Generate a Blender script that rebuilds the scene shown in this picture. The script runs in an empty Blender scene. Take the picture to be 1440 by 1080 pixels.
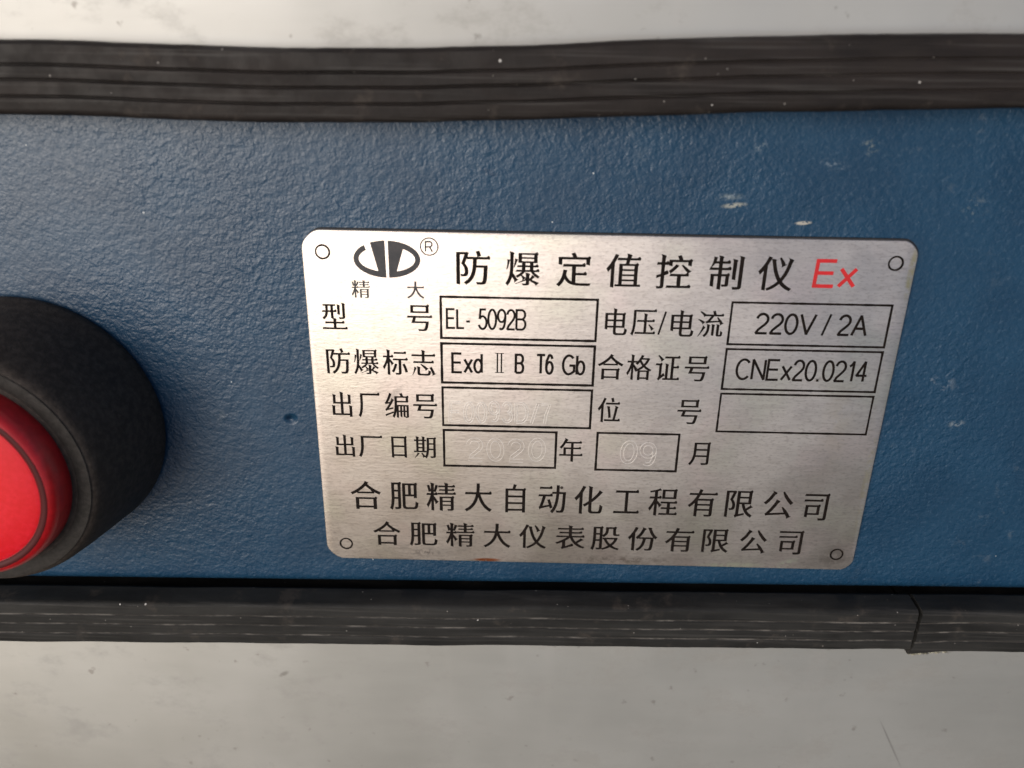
import bpy, bmesh, math, random
from mathutils import Matrix, Vector, noise

# ------------------------------------------------------------------ camera, sky, sun, exposure
scene = bpy.context.scene
COL = scene.collection
MM = 0.001
SLOPE = math.radians(55)                      # the panel leans back like a desk console
TILT = Matrix.Rotation(SLOPE, 4, 'X')         # panel space (x right, y up the panel, z out of it) -> world

cam_data = bpy.data.cameras.new('camera')
cam = bpy.data.objects.new('camera', cam_data)
COL.objects.link(cam)
right = Vector((0.999722465, 0.015663492, -0.017596799))
down = Vector((0.021277852, -0.920959655, 0.389076557))
fwd = Vector((-0.010111644, -0.389342997, -0.921037342))
M = Matrix.Identity(4)
for r in range(3):
    M[r][0] = right[r]; M[r][1] = -down[r]; M[r][2] = -fwd[r]
    M[r][3] = (-13.8367, 60.6541, 130.8772)[r] * MM
cam.matrix_world = TILT @ M
cam_data.sensor_width = 36.0
cam_data.lens = 28.75
cam_data.clip_start = 0.005
cam_data.clip_end = 50
cam_data.dof.use_dof = True
cam_data.dof.focus_distance = 0.146
cam_data.dof.aperture_fstop = 15
scene.camera = cam

SUN_LOCAL = Vector((-0.52, 0.17, 0.84)).normalized()   # towards the light, in panel space
S = (TILT.to_3x3() @ SUN_LOCAL).normalized()
elev = math.asin(S.z)
world = bpy.data.worlds.new('World'); scene.world = world; world.use_nodes = True
wn = world.node_tree.nodes; wl = world.node_tree.links
sky = wn.new('ShaderNodeTexSky'); sky.sky_type = 'NISHITA'; sky.sun_disc = False
sky.sun_elevation = elev; sky.sun_rotation = math.atan2(S.x, S.y)
sky.air_density = 1.0; sky.dust_density = 3.5; sky.ozone_density = 0.6
wl.new(sky.outputs[0], wn['Background'].inputs[0]); wn['Background'].inputs[1].default_value = 0.074
sun_data = bpy.data.lights.new('sun', 'SUN'); sun_data.energy = 1.5; sun_data.angle = math.radians(42)
sun_data.color = (1.0, 0.95, 0.89)
sun = bpy.data.objects.new('sun', sun_data); COL.objects.link(sun)
sun.rotation_euler = S.to_track_quat('Z', 'Y').to_euler()
scene.view_settings.view_transform = 'Standard'; scene.view_settings.look = 'None'
scene.view_settings.exposure = 0.3; scene.view_settings.gamma = 1.0

# ------------------------------------------------------------------ node helpers
class Mat:
    def __init__(s, name):
        s.m = bpy.data.materials.new(name); s.m.use_nodes = True
        s.t = s.m.node_tree; s.p = s.t.nodes['Principled BSDF']
        s.tc = s.t.nodes.new('ShaderNodeTexCoord').outputs['Object']
    def n(s, kind, **kw):
        nd = s.t.nodes.new(kind)
        for k, v in kw.items(): setattr(nd, k, v)
        return nd
    def link(s, a, b): s.t.links.new(a, b)
    def put(s, sock, v):
        if isinstance(v, bpy.types.NodeSocket): s.link(v, sock)
        else: sock.default_value = v
    def set(s, **kw):
        for k, v in kw.items():
            key = {'base': 'Base Color', 'rough': 'Roughness', 'metal': 'Metallic', 'spec': 'Specular IOR Level', 'normal': 'Normal',
                   'coat': 'Coat Weight', 'coatr': 'Coat Roughness', 'aniso': 'Anisotropic', 'sss': 'Subsurface Weight'}[k]
            s.put(s.p.inputs[key], v)
    def mapping(s, scale=(1, 1, 1), loc=(0, 0, 0), rot=(0, 0, 0), src=None):
        m = s.n('ShaderNodeMapping'); s.link(src or s.tc, m.inputs[0])
        m.inputs['Scale'].default_value = scale; m.inputs['Location'].default_value = loc; m.inputs['Rotation'].default_value = rot
        return m.outputs[0]
    def noise(s, scale, detail=3, rough=.5, vec=None, dist=0):
        nd = s.n('ShaderNodeTexNoise'); s.link(vec or s.tc, nd.inputs['Vector'])
        nd.inputs['Scale'].default_value = scale; nd.inputs['Detail'].default_value = detail
        nd.inputs['Roughness'].default_value = rough; nd.inputs['Distortion'].default_value = dist
        return nd.outputs[0]
    def voro(s, scale, feature='F1', vec=None, out='Distance'):
        nd = s.n('ShaderNodeTexVoronoi', feature=feature); s.link(vec or s.tc, nd.inputs['Vector'])
        nd.inputs['Scale'].default_value = scale
        return nd.outputs[out]
    def ramp(s, v, a, b, lo=0.0, hi=1.0):
        nd = s.n('ShaderNodeMapRange', interpolation_type='SMOOTHSTEP'); s.put(nd.inputs[0], v)
        nd.inputs[1].default_value = a; nd.inputs[2].default_value = b; nd.inputs[3].default_value = lo; nd.inputs[4].default_value = hi
        return nd.outputs[0]
    def math(s, op, a, b=0.0):
        nd = s.n('ShaderNodeMath', operation=op); s.put(nd.inputs[0], a); s.put(nd.inputs[1], b); return nd.outputs[0]
    def mix(s, f, a, b):
        nd = s.n('ShaderNodeMix', data_type='RGBA'); s.put(nd.inputs[0], f)
        s.put(nd.inputs[6], a if isinstance(a, bpy.types.NodeSocket) else (*a, 1)); s.put(nd.inputs[7], b if isinstance(b, bpy.types.NodeSocket) else (*b, 1))
        return nd.outputs[2]
    def bump(s, h, strength, dist, normal=None):
        nd = s.n('ShaderNodeBump'); s.put(nd.inputs['Height'], h); nd.inputs['Strength'].default_value = strength
        nd.inputs['Distance'].default_value = dist
        if normal: s.link(normal, nd.inputs['Normal'])
        return nd.outputs[0]
    def spot(s, x, y, rx, ry, rot=0, nscale=900, amount=1.0, soft=.5, cut=.45):
        """ragged mark at (x, y) millimetres, rx by ry millimetres"""
        mp = s.n('ShaderNodeMapping', vector_type='TEXTURE'); s.link(s.tc, mp.inputs[0])
        mp.inputs['Location'].default_value = (x * MM, y * MM, 0); mp.inputs['Rotation'].default_value = (0, 0, math.radians(rot))
        mp.inputs['Scale'].default_value = (rx * MM, ry * MM, 1)
        ln = s.n('ShaderNodeVectorMath', operation='LENGTH'); s.link(mp.outputs[0], ln.inputs[0])
        e = s.ramp(ln.outputs['Value'], 1.0, soft, 0, 1)
        nz = s.noise(nscale, 4, .65)
        v = s.math('MULTIPLY', e, s.ramp(nz, cut, cut + .15))
        return s.math('MULTIPLY', v, amount)
    def specks(s, scale, size, prob, vec=None):
        """sparse round flecks"""
        nd = s.n('ShaderNodeTexVoronoi'); s.link(vec or s.tc, nd.inputs['Vector']); nd.inputs['Scale'].default_value = scale
        sep = s.n('ShaderNodeSeparateColor'); s.link(nd.outputs['Color'], sep.inputs[0])
        sel = s.math('LESS_THAN', sep.outputs[0], prob)
        rad = s.math('MULTIPLY', sep.outputs[1], size)
        hit = s.math('LESS_THAN', nd.outputs['Distance'], rad)
        return s.math('MULTIPLY', sel, hit)

def mat_blue():
    m = Mat('blue_hammertone_paint')
    big = m.noise(60, 3, .5)
    base = m.mix(m.ramp(big, .35, .65), (.0070, .0405, .0880), (.010, .050, .104))
    fine = m.noise(1300, 3, .6)
    base = m.mix(m.ramp(fine, .55, .75, 0, .35), base, (.06, .12, .19))
    dirt = m.math('MULTIPLY', m.ramp(m.noise(260, 5, .7), .58, .72), m.ramp(m.noise(35, 2), .45, .62, 0, .22))
    base = m.mix(dirt, base, (.20, .23, .25))
    for a in SCUFFS_AND_DENT:
        base = m.mix(m.spot(*a[:-1]), base, a[-1])
    base = m.mix(m.specks(650, .13, .03), base, (.40, .43, .45))
    h = m.math('ADD', m.noise(880, 1, .5, dist=.3), m.math('MULTIPLY', m.noise(2300, 2, .5), .5))
    h = m.math('ADD', h, m.math('MULTIPLY', m.noise(250, 2), .5))
    h = m.math('MULTIPLY', h, m.ramp(m.noise(28, 2), .35, .65, .55, 1.15))
    h = m.math('ADD', h, m.math('MULTIPLY', m.spot(-54.7, -2.7, 1.5, 1.2, 0, 200, 1, 0, .0), -3.2))
    nrm = m.bump(h, 1.0, .0002)
    m.set(base=base, rough=m.ramp(fine, .3, .8, .36, .52), normal=nrm, spec=.6)
    return m.m
SCUFFS_AND_DENT = [
    (19.6, 36.7, 2.6, .55, 6, 1500, .6, .3, .38, (.50, .49, .40)),
    (18.5, 38.0, 3.6, .7, 3, 800, .35, .2, .45, (.35, .40, .40)),
    (31.0, 34.1, 1.7, .40, 4, 1500, .7, .4, .35, (.60, .55, .45)),
    (39.3, 46.0, 2.0, 1.7, 20, 1100, .32, .1, .5, (.42, .45, .38)),
    (34.5, 43.2, 3.4, 1.2, -14, 1000, .3, .1, .5, (.35, .42, .48)),
    (22.5, 45.8, 2.0, 1.0, 10, 1100, .35, .1, .5, (.35, .42, .45)),
    (57.5, 37.0, 2.5, 3.0, 0, 900, .3, .1, .53, (.35, .38, .35)),
    (63.2, -.8, 2.0, .9, 10, 1100, .38, .1, .45, (.42, .46, .46)),
    (58.6, 6.5, 4.0, 3.5, 0, 700, .3, .1, .53, (.38, .42, .46)),
    (-55.1, -2.5, .8, .9, 0, 1200, .65, .2, .25, (.006, .02, .05)),  # dark spot over the dent
    (-19.5, 41.2, .6, 2.2, 70, 1500, .5, .2, .4, (.01, .03, .07)),
    (-68.0, 43.0, 5.5, .7, -35, 1100, .3, .2, .48, (.25, .30, .34)),
]
def mat_sheet(seed):
    m = Mat('brushed_steel_sheet')
    tc = m.mapping(loc=(seed, seed * .7, 0))
    base = m.mix(m.ramp(m.noise(22, 4, .6, tc), .3, .7), *(((.49, .485, .46), (.56, .555, .53)) if seed < 5 else ((.355, .350, .325), (.42, .415, .39))))  # one steel; the lower sheet's base is darkened for its shade
    st = m.noise(1, 4, .6, m.mapping(scale=(40, 260, 1), loc=(seed, 0, 0)))
    base = m.mix(m.ramp(st, .35, .7, 0, .22 if seed < 5 else .10), base, (.50, .485, .46))
    sm = m.ramp(m.noise(95, 6, .68, m.mapping(scale=(.8, 1.2, 1), loc=(seed, 0, 0))), (.54 if seed < 5 else .50), .70, 0, (.32 if seed < 5 else .50))
    base = m.mix(sm, base, (.30, .29, .27))
    base = m.mix(m.ramp(m.noise(300, 3, .6, tc), .66, .75, 0, .55), base, (.20, .18, .16))
    vs = m.ramp(m.noise(1, 2, .5, m.mapping(scale=(180, 12, 1), loc=(seed * 3, 0, 0))), .60, .75, 0, .18 if seed < 5 else .05)
    base = m.mix(vs, base, (.58, .54, .51))
    if seed > 5:
        base = m.mix(m.spot(64, -72, .25, 9, 28, 300, .45, .5, .2), base, (.16, .15, .14))
        base = m.mix(m.spot(-60, -57.5, 1.6, .7, 35, 900, .7, .3, .3), base, (.2, .19, .17))
    r = m.math('ADD', m.ramp(m.noise(40, 3), .3, .7, .42, .5), m.math('MULTIPLY', sm, .3))
    m.set(base=base, rough=r, metal=.5, normal=m.bump(st, .25, .00006), spec=.5)
    return m.m
def mat_rubber(dusty, seed=0):
    m = Mat('ribbed_rubber_dusty' if dusty else 'ribbed_rubber')
    a, b = ((.014, .0138, .0132), (.028, .0275, .026)) if dusty else ((.012, .0095, .0085), (.024, .019, .017))
    v = m.mapping(scale=(.25, 1, 1))
    base = m.mix(m.ramp(m.noise(220, 4, .6, v), .3, .7), a, b)
    st = m.noise(1, 3, .6, m.mapping(scale=(30, 1500, 300)))
    base = m.mix(m.ramp(st, .5, .8, 0, .5), base, (.085, .08, .075))
    base = m.mix(m.ramp(m.noise(150, 5, .7), .56, .72, 0, .5), base, (.075, .062, .052))
    base = m.mix(m.specks(620, .16, .05), base, (.55, .53, .50))
    base = m.mix(m.specks(1500, .2, .05), base, (.26, .24, .22))
    nrm = m.bump(m.noise(1500, 3, .6), .6, .00006, m.bump(st, .5, .00005))
    m.set(base=base, rough=m.ramp(m.noise(300, 3), .3, .7, .5, .68), normal=nrm, spec=.22)
    return m.m
def mat_groove_dust():
    m = Mat('pale_dust_in_groove')
    f = m.ramp(m.noise(1, 4, .7, m.mapping(scale=(160, 900, 1))), .45, .68, 0.1, .7)
    m.set(base=m.mix(f, (.03, .028, .026), (.22, .205, .185)), rough=.9, spec=.1)
    return m.m
def mat_plate():
    m = Mat('etched_stainless_steel')
    streak = m.noise(1, 5, .65, m.mapping(scale=(230, 1250, 1)), .8)
    grain = m.noise(2600, 2, .6, m.mapping(scale=(.45, 1, 1)))
    cloud = m.noise(45, 4, .6)
    base = m.mix(m.ramp(cloud, .35, .65), (.700, .625, .565), (.770, .705, .650))
    base = m.mix(m.ramp(m.noise(70, 2, .5), .50, .66, 0, .5), base, (.78, .65, .61))
    base = m.mix(m.ramp(m.noise(1, 2, .5, m.mapping(scale=(60, 60, 1), loc=(4, 2, 0))), .50, .66, 0, .5), base, (.68, .66, .54))
    base = m.mix(m.ramp(streak, .38, .72, 0, .36), base, (.47, .41, .37))
    base = m.mix(m.ramp(grain, .48, .72, 0, .48), base, (.44, .38, .34))
    for a in ((-36.0, 2.6, 3.4, 1.2, 50, 500, .60, .0, .30, (.30, .27, .25)),
              (-30.5, 15.0, 2.0, 1.4, 20, 600, .35, .0, .45, (.45, .42, .36)),
              (-19.5, -31.25, 3.4, .5, 0, 900, 1.0, .4, .30, (.42, .13, .05)),
              (-31.0, -29.9, 4.2, 1.3, 0, 900, .8, .1, .42, (.24, .21, .20)),
              (27.0, -31.2, 7.5, .8, 2, 600, .9, .4, .38, (.80, .80, .64)),
              (37.5, -30.6, 3.0, 1.2, 20, 600, .8, .3, .38, (.80, .82, .66)),
              (6.0, -30.6, 14.0, 1.3, 0, 700, .7, .1, .45, (.30, .24, .20)),
              (46.0, -29.0, 4.5, 3.4, 0, 500, .5, .1, .42, (.32, .27, .23)),
              (-30.0, -29.5, 22.0, 2.6, 0, 350, .35, .1, .42, (.42, .39, .37)),
              (49.4, 26.5, .7, 5.5, 0, 500, .65, .3, .35, (.60, .50, .20)),
              (49.2, -12.0, .8, 14., 0, 500, .45, .3, .40, (.62, .52, .30)),
              (42.0, -1.0, 4.0, 14., 0, 300, .22, .1, .40, (.70, .58, .42)),
              (38.0, 7.8, 2.6, .5, 30, 900, .55, .2, .40, (.38, .33, .28))):
        base = m.mix(m.spot(*a[:-1]), base, a[-1])
    base = m.mix(m.specks(160, .10, .10), base, (.10, .08, .07))
    nrm = m.bump(streak, .45, .00005, m.bump(grain, .45, .00004))
    m.set(base=base, metal=.92, rough=m.ramp(cloud, .3, .7, .38, .50), normal=nrm)
    return m.m
def mat_simple(name, base, rough, metal=0, spec=.5, grain=0, gs=1500, var=None, sss=0, coat=0, flecks=None):
    m = Mat(name)
    b = (*base, 1)
    if var: b = m.mix(m.ramp(m.noise(gs * .4, 4, .65), .35, .7), base, var)
    if flecks: b = m.mix(m.math('MULTIPLY', m.ramp(m.noise(2600, 4, .7), .66, .72), .55), b, flecks)
    m.set(base=b, rough=rough, metal=metal, spec=spec)
    if coat: m.set(coat=coat, coatr=.18)
    if sss:
        m.set(sss=sss); m.p.inputs['Subsurface Radius'].default_value = (1, .15, .1); m.p.inputs['Subsurface Scale'].default_value = .003
    if grain: m.set(normal=m.bump(m.noise(gs, 3, .6), .7, grain))
    return m.m

BLUE = mat_blue(); SHEET_LIT = mat_sheet(1.3); SHEET_SHADED = mat_sheet(7.7)
RUBBER = mat_rubber(False); RUBBER_D = mat_rubber(True); DUST = mat_groove_dust()
PLATE = mat_plate()
INK = mat_simple('black_etched_ink', (.007, .0045, .0035), .65, spec=.12, var=(.015, .010, .008), flecks=(.25, .21, .18))
INK_LOGO = mat_simple('charcoal_etched_ink', (.030, .030, .034), .42, spec=.5, var=(.052, .048, .050))
RED_INK = mat_simple('red_ink', (.62, .018, .022), .45, var=(.50, .02, .02))
STAMP = mat_simple('stamped_rim_highlight', (.95, .90, .84), .45, metal=.6)
ADHESIVE_SHADE = mat_simple('black_adhesive_shade', (.012, .012, .014), .7)
BEZEL = mat_simple('black_moulded_plastic', (.032, .024, .019), .68, grain=.00012, gs=2200, var=(.062, .048, .039), spec=.35)
COLLAR = mat_simple('worn_black_plastic', (.018, .016, .014), .6, grain=.0001, gs=2200, var=(.034, .030, .027), spec=.25)
RED = mat_simple('red_translucent_plastic', (.42, .003, .007), .5, grain=.00002, gs=1500, var=(.55, .006, .012), sss=.3, coat=.5)
RED_RIM = mat_simple('dark_red_plastic_rim', (.07, .008, .009), .55, spec=.25)
RED_FACE = mat_simple('pale_red_diffuser', (.72, .004, .012), .5, grain=.00003, gs=2600, var=(.78, .010, .026), sss=.3, spec=.3, coat=.12)
JOINT = mat_simple('pale_cut_rubber', (.42, .40, .31), .9, var=(.14, .13, .10), gs=2500)

# ------------------------------------------------------------------ object helpers
def root(name, label, cat, group=None, kind=None):
    o = bpy.data.objects.new(name, None); COL.objects.link(o)
    o.empty_display_size = .02; o.rotation_euler = (SLOPE, 0, 0)
    o['label'] = label; o['category'] = cat
    if group: o['group'] = group
    return o
def obj(name, bm, mats, parent=None, label=None, smooth=None):
    me = bpy.data.meshes.new(name); bm.to_mesh(me); bm.free()
    me.transform(Matrix.Scale(MM, 4))
    for m in (mats if isinstance(mats, (list, tuple)) else [mats]): me.materials.append(m)
    if smooth is not None:
        me.shade_smooth()
        b2 = bmesh.new(); b2.from_mesh(me)
        for e in b2.edges:
            if len(e.link_faces) == 2 and e.calc_face_angle(0) > math.radians(smooth): e.smooth = False
        b2.to_mesh(me); b2.free()
    o = bpy.data.objects.new(name, me); COL.objects.link(o)
    if parent: o.parent = parent
    if label: o['label'] = label
    return o
def loft(bm, rings, closed_ring=True, cap=True, mat_of=None):
    vs = [[bm.verts.new(p) for p in r] for r in rings]
    n = len(vs[0])
    for a in range(len(vs) - 1):
        for k in range(n if closed_ring else n - 1):
            f = bm.faces.new((vs[a][k], vs[a][(k + 1) % n], vs[a + 1][(k + 1) % n], vs[a + 1][k]))
            if mat_of: f.material_index = mat_of(k)
    if cap:
        bm.faces.new(vs[0][::-1]); bm.faces.new(vs[-1])
    bmesh.ops.recalc_face_normals(bm, faces=bm.faces)
    return vs
def interp(pts, x):
    if x <= pts[0][0]: i = 0
    elif x >= pts[-1][0]: i = len(pts) - 2
    else: i = max(k for k in range(len(pts) - 1) if pts[k][0] <= x)
    p0 = pts[max(i - 1, 0)]; p1, p2 = pts[i], pts[i + 1]; p3 = pts[min(i + 2, len(pts) - 1)]
    h = p2[0] - p1[0]; t = (x - p1[0]) / h
    if t < 0 or t > 1: return p1[1] + (p2[1] - p1[1]) * t
    m1 = (p2[1] - p0[1]) / max(p2[0] - p0[0], 1e-6) * h; m2 = (p3[1] - p1[1]) / max(p3[0] - p1[0], 1e-6) * h
    return (2*t**3 - 3*t*t + 1) * p1[1] + (t**3 - 2*t*t + t) * m1 + (3*t*t - 2*t**3) * p2[1] + (t**3 - t*t) * m2

# ------------------------------------------------------------------ steel sheets either side of the opening
def sheet(name, label, y_edge, y_far, sgn, mat):
    """flat sheet with its edge folded back into the opening"""
    bm = bmesh.new()
    prof = [(y_far, 3.2), (y_edge + sgn * 1.2, 3.2), (y_edge + sgn * .35, 2.95), (y_edge, 2.2), (y_edge, -34), (y_edge + sgn * 1.2, -34), (y_edge + sgn * 1.2, 2.0), (y_far, 2.0)]  # deep fold behind the edge is added to keep light out
    loft(bm, [[(x, y, z) for (y, z) in prof] for x in (-260, -90, 0, 90, 260)])
    t = root(name, label, 'metal sheet')
    obj('sheet_face', bm, mat, t, smooth=50)
    return t
TOP_LOW = [(-200, 48.2), (-91.2, 49.05), (-70.2, 48.95), (-56.6, 48.6), (-36, 48.9), (-15.9, 49.55), (2.7, 50.45), (30, 51.6), (57.7, 52.4), (110, 53.0), (200, 53.2)]
TOP_UP = [(-200, 60.4), (-88.8, 59.45), (-68.5, 59.15), (-52, 58.95), (-34, 59.1), (-16, 59.65), (2, 60.75), (28, 61.8), (55, 62.4), (110, 62.8), (200, 62.9)]
sheet('steel_sheet', 'pale scuffed steel sheet above the upper black rubber strip, bright at its left', 57.0, 190, 1, SHEET_LIT)
sheet('steel_sheet', 'stained steel sheet with shade painted into its grey, below the lower black rubber strips', -43.6, -190, -1, SHEET_SHADED)

# ------------------------------------------------------------------ ribbed rubber edge strips
def strip(label, x0, x1, low, up, ztop, zback, groove_at, side, mats, seed, gd=.45, cut0=None, lip=None, fade=lambda x: 1, lean=0):
    gw = .17
    prof = []      # (fraction across, offset mm across, z, dusty)
    r = 1.0
    prof.append((0, 0, zback)); prof.append((0, 0, ztop - r))
    for k in range(1, 5):
        a = math.pi / 2 * k / 4
        prof.append((0, r * (1 - math.cos(a)), ztop - r + r * math.sin(a)))
    groove_idx = []
    for g in groove_at:
        prof.append((g, -gw - .12, ztop + .04)); prof.append((g, -gw, ztop - .06))
        groove_idx.append(len(prof) - 1)
        prof.append((g, -gw * .25, ztop - gd - 100)); prof.append((g, gw * .25, ztop - gd - 100)); prof.append((g, gw, ztop - .06)); prof.append((g, gw + .12, ztop + .04))
    for k in range(3, -1, -1):
        a = math.pi / 2 * k / 4
        prof.append((1, -r * (1 - math.cos(a)), ztop - r + r * math.sin(a)))
    prof.append((1, lean, 1.2)); prof.append((1, lean - .5, zback))
    if lean: prof += [(1, -3.2, zback), (1, -3.2, -18), (1, -4.2, -18), (1, -4.2, zback)]   # black inner leg of the trim, added to darken the gap
    dusty = set()
    for i in groove_idx: dusty |= {i, i + 1, i + 2}
    rings = []
    n = int((x1 - x0) / 1.2)
    for i in range(n + 1):
        x = x0 + (x1 - x0) * i / n
        w1 = noise.noise(Vector((x * .08, seed, 0))) * .22 + noise.noise(Vector((x * .5, seed, 3))) * .06
        w2 = noise.noise(Vector((x * .07, seed, 9))) * .22 + noise.noise(Vector((x * .5, seed, 13))) * .06
        a = interp(low, x) + w1; b = interp(up, x) + w2
        if lip and x - x0 < 6: a -= lip * (1 - (x - x0) / 6)
        wz = noise.noise(Vector((x * .05, seed, 20))) * .25
        ring = []
        for (f, d, z) in prof:
            y = a + (b - a) * f + d
            xx = x
            if i == 0 and cut0: xx = x + cut0 * (f - .5) + .25 * math.sin(f * 5)
            if z < -50: z = ztop - gd * fade(x)
            ring.append((xx, y, z + (wz if z > max(zback, .5) else 0)))
        rings.append(ring)
    bm = bmesh.new()
    loft(bm, rings, mat_of=lambda k: 1 if k in dusty else 0)
    t = root('rubber_strip', label, 'rubber strip', 'ribbed black rubber edge strips')
    obj('strip_body', bm, mats, t, smooth=28)
    return t
top_strip = strip('wavy black rubber strip with three dark grooves above the blue panel', -230, 230, TOP_LOW, TOP_UP, 6.0, .1, (.26, .48, .68), 1, [RUBBER, RUBBER], 2.0, fade=lambda x: .95 - .6 * min(1, max(0, (x + 20) / 60)))
def lin(p, q): return [(-300, p[1] + (q[1] - p[1]) * (-300 - p[0]) / (q[0] - p[0])), (-50, p[1] + (q[1] - p[1]) * (-50 - p[0]) / (q[0] - p[0])), (300, p[1] + (q[1] - p[1]) * (300 - p[0]) / (q[0] - p[0]))]
BOT_UP = lin((-111, -39.2), (80, -36.1)); BOT_LOW = lin((-113, -49.0), (82, -45.3))
lower_left = strip('long straight rubber strip below the blue panel, dusty pale lines in its grooves', -230, 61.3, BOT_LOW, BOT_UP, 6.0, .2, (.27, .50, .72), -1, [RUBBER_D, DUST], 5.0, gd=.22, lean=.2)
lower_right = strip('short rubber strip piece butted on at the lower right, with a ragged pale end', 61.75, 230, [(x, y - .25) for x, y in BOT_LOW], [(x, y + .1) for x, y in BOT_UP], 6.15, .2, (.30, .52, .74), -1, [RUBBER_D, DUST], 8.0, gd=.22, lean=.2, cut0=1.0, lip=.75)
# torn pale fringe on the butted end of the right-hand piece
bm = bmesh.new(); rnd = random.Random(4)
for k in range(90):
    x = 61.9 + abs(rnd.gauss(0, 1)) * 3.2
    if x > 74: continue
    y = interp(BOT_LOW, x) - .28 - .62 * max(0, 1 - (x - 61.75) / 6) + rnd.uniform(-.10, .22)
    z = 5.2 + rnd.uniform(-.3, .55); a = rnd.uniform(-.5, .5); L = rnd.uniform(.4, 1.5); w = rnd.uniform(.07, .2)
    c, s_ = math.cos(a), math.sin(a)
    q = [(x - c*L/2 + s_*w, y - s_*L/2 - c*w, z), (x + c*L/2, y + s_*L/2, z + .05), (x - c*L/2 - s_*w, y - s_*L/2 + c*w, z), (x, y, z + w * 1.6)]
    v = [bm.verts.new(p) for p in q]
    for tri in ((0, 1, 3), (1, 2, 3), (2, 0, 3), (0, 2, 1)): bm.faces.new([v[i] for i in tri])
bmesh.ops.recalc_face_normals(bm, faces=bm.faces)
o = obj('torn_fringe', bm, JOINT, lower_right, 'pale torn fringe on the cut end'); o['kind'] = 'stuff'

# ------------------------------------------------------------------ blue control box
ZB = -0.75        # face of the blue cover; the nameplate face is z = 0
box = root('control_box', 'blue hammertone painted control box between black rubber strips, with a red push button', 'control box')
bm = bmesh.new()
prof = []
RB = 2.0
for k in range(9):
    a = math.pi / 2 * k / 8
    prof.append((-RB * math.sin(a), ZB - RB * (1 - math.cos(a))))
def cover_ring(x):
    yl = -37.7 + .0145 * (x + 17) + RB; yu = 66.0 - RB
    lo = [(x, yl + p[0], p[1]) for p in prof][::-1]
    hi = [(x, yu - p[0], p[1]) for p in prof]
    ys = [yl + (yu - yl) * t for t in (.25, .5, .75)]
    return [(x, yl - RB, -26)] + lo + [(x, y, ZB) for y in ys] + hi + [(x, yu + RB, -26)]
loft(bm, [cover_ring(-240 + 12 * i) for i in range(41)])
obj('cover', bm, BLUE, box, smooth=40)
bm = bmesh.new()
loft(bm, [[(x, -70, -36), (x, 96, -36), (x, 96, -90), (x, -70, -90)][::-1] for x in (-250, 250)])
obj('light_blocking_body', bm, BLUE, box)  # unseen wide body, added to shut out light behind the gap
bm = bmesh.new()
loft(bm, [[(x, -33, -25.8), (x, 62, -25.8), (x, 62, -35.9), (x, -33, -35.9)] for x in (-235, 235)])
obj('flange_neck', bm, BLUE, box)

CX, CY = -100.54, -3.81
def lathe(prof, seg=128):
    bm = bmesh.new()
    rings = []
    for (r, z) in prof:
        rings.append([(CX + r * math.cos(2 * math.pi * k / seg), CY + r * math.sin(2 * math.pi * k / seg), z) for k in range(seg)])
    loft(bm, rings)
    return bm
button = obj('push_button', lathe([(22.2, ZB - 4), (22.9, ZB + .05), (23.25, ZB + 1.0), (23.25, ZB + 1.9), (23.0, ZB + 3), (22.5, 6.5), (21.6, 12.5), (20.8, 17.0), (20.4, 18.4), (19.95, 19.2), (19.3, 19.6), (18.0, 19.68)]), BEZEL, box, 'round red push button in a tapered black plastic bezel', smooth=40)
obj('bezel_face', lathe([(18.3, 19.5), (19.45, 19.72), (17.6, 19.80), (17.15, 19.6), (16.9, 18.6), (10, 18.4)]), COLLAR, button, smooth=40)
obj('lens', lathe([(16.5, 18.0), (16.5, 20.3), (16.35, 22.4), (16.05, 23.5), (15.5, 24.1), (15.1, 24.28), (14.9, 24.1)]), RED, button, smooth=50)
obj('lens_rim', lathe([(15.1, 23.5), (15.05, 24.30), (14.8, 24.42), (14.4, 24.36), (13.95, 24.15), (13.8, 23.6)]), RED_RIM, button, smooth=50)
obj('lens_face', lathe([(13.95, 23.4), (13.9, 24.10), (13.4, 24.28), (9, 24.38), (4, 24.42), (.4, 24.43)]), RED_FACE, button, smooth=50)

# ------------------------------------------------------------------ nameplate
plate = root('nameplate', 'etched stainless steel rating nameplate with black Chinese lettering on the blue panel', 'nameplate')
HW, HH = 50.0, 31.7
def plate_outline(grow=0, dx=0, dy=0):
    pts = []
    for (sx, sy, r, a0) in ((1, 1, 2.6, 0), (-1, 1, 3.2, 90), (-1, -1, 3.2, 180), (1, -1, 2.4, 270)):
        cx, cy = sx * (HW - r), sy * (HH - r)
        for k in range(9):
            a = math.radians(a0 + 90 * k / 8)
            rr = (r + grow) * (1 - .055 * math.sin(2 * math.radians(90 * k / 8)) ** 2)
            pts.append((cx + dx + rr * math.cos(a), cy + dy + rr * math.sin(a)))
    return pts
bm = bmesh.new()
loft(bm, [[(x, y, z) for x, y in plate_outline(g)] for g, z in ((0, -.5), (0, -.12), (-.06, -.03), (-.16, 0))])
obj('plate', bm, PLATE, plate, smooth=60)
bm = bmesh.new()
loft(bm, [[(x, y, z) for x, y in plate_outline(.02, .17, .22)] for z in (-.74, -.49)])  # adhesive pushed past the top and right edges to draw a shadow line
obj('adhesive_shadow_edge', bm, ADHESIVE_SHADE, plate)

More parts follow.
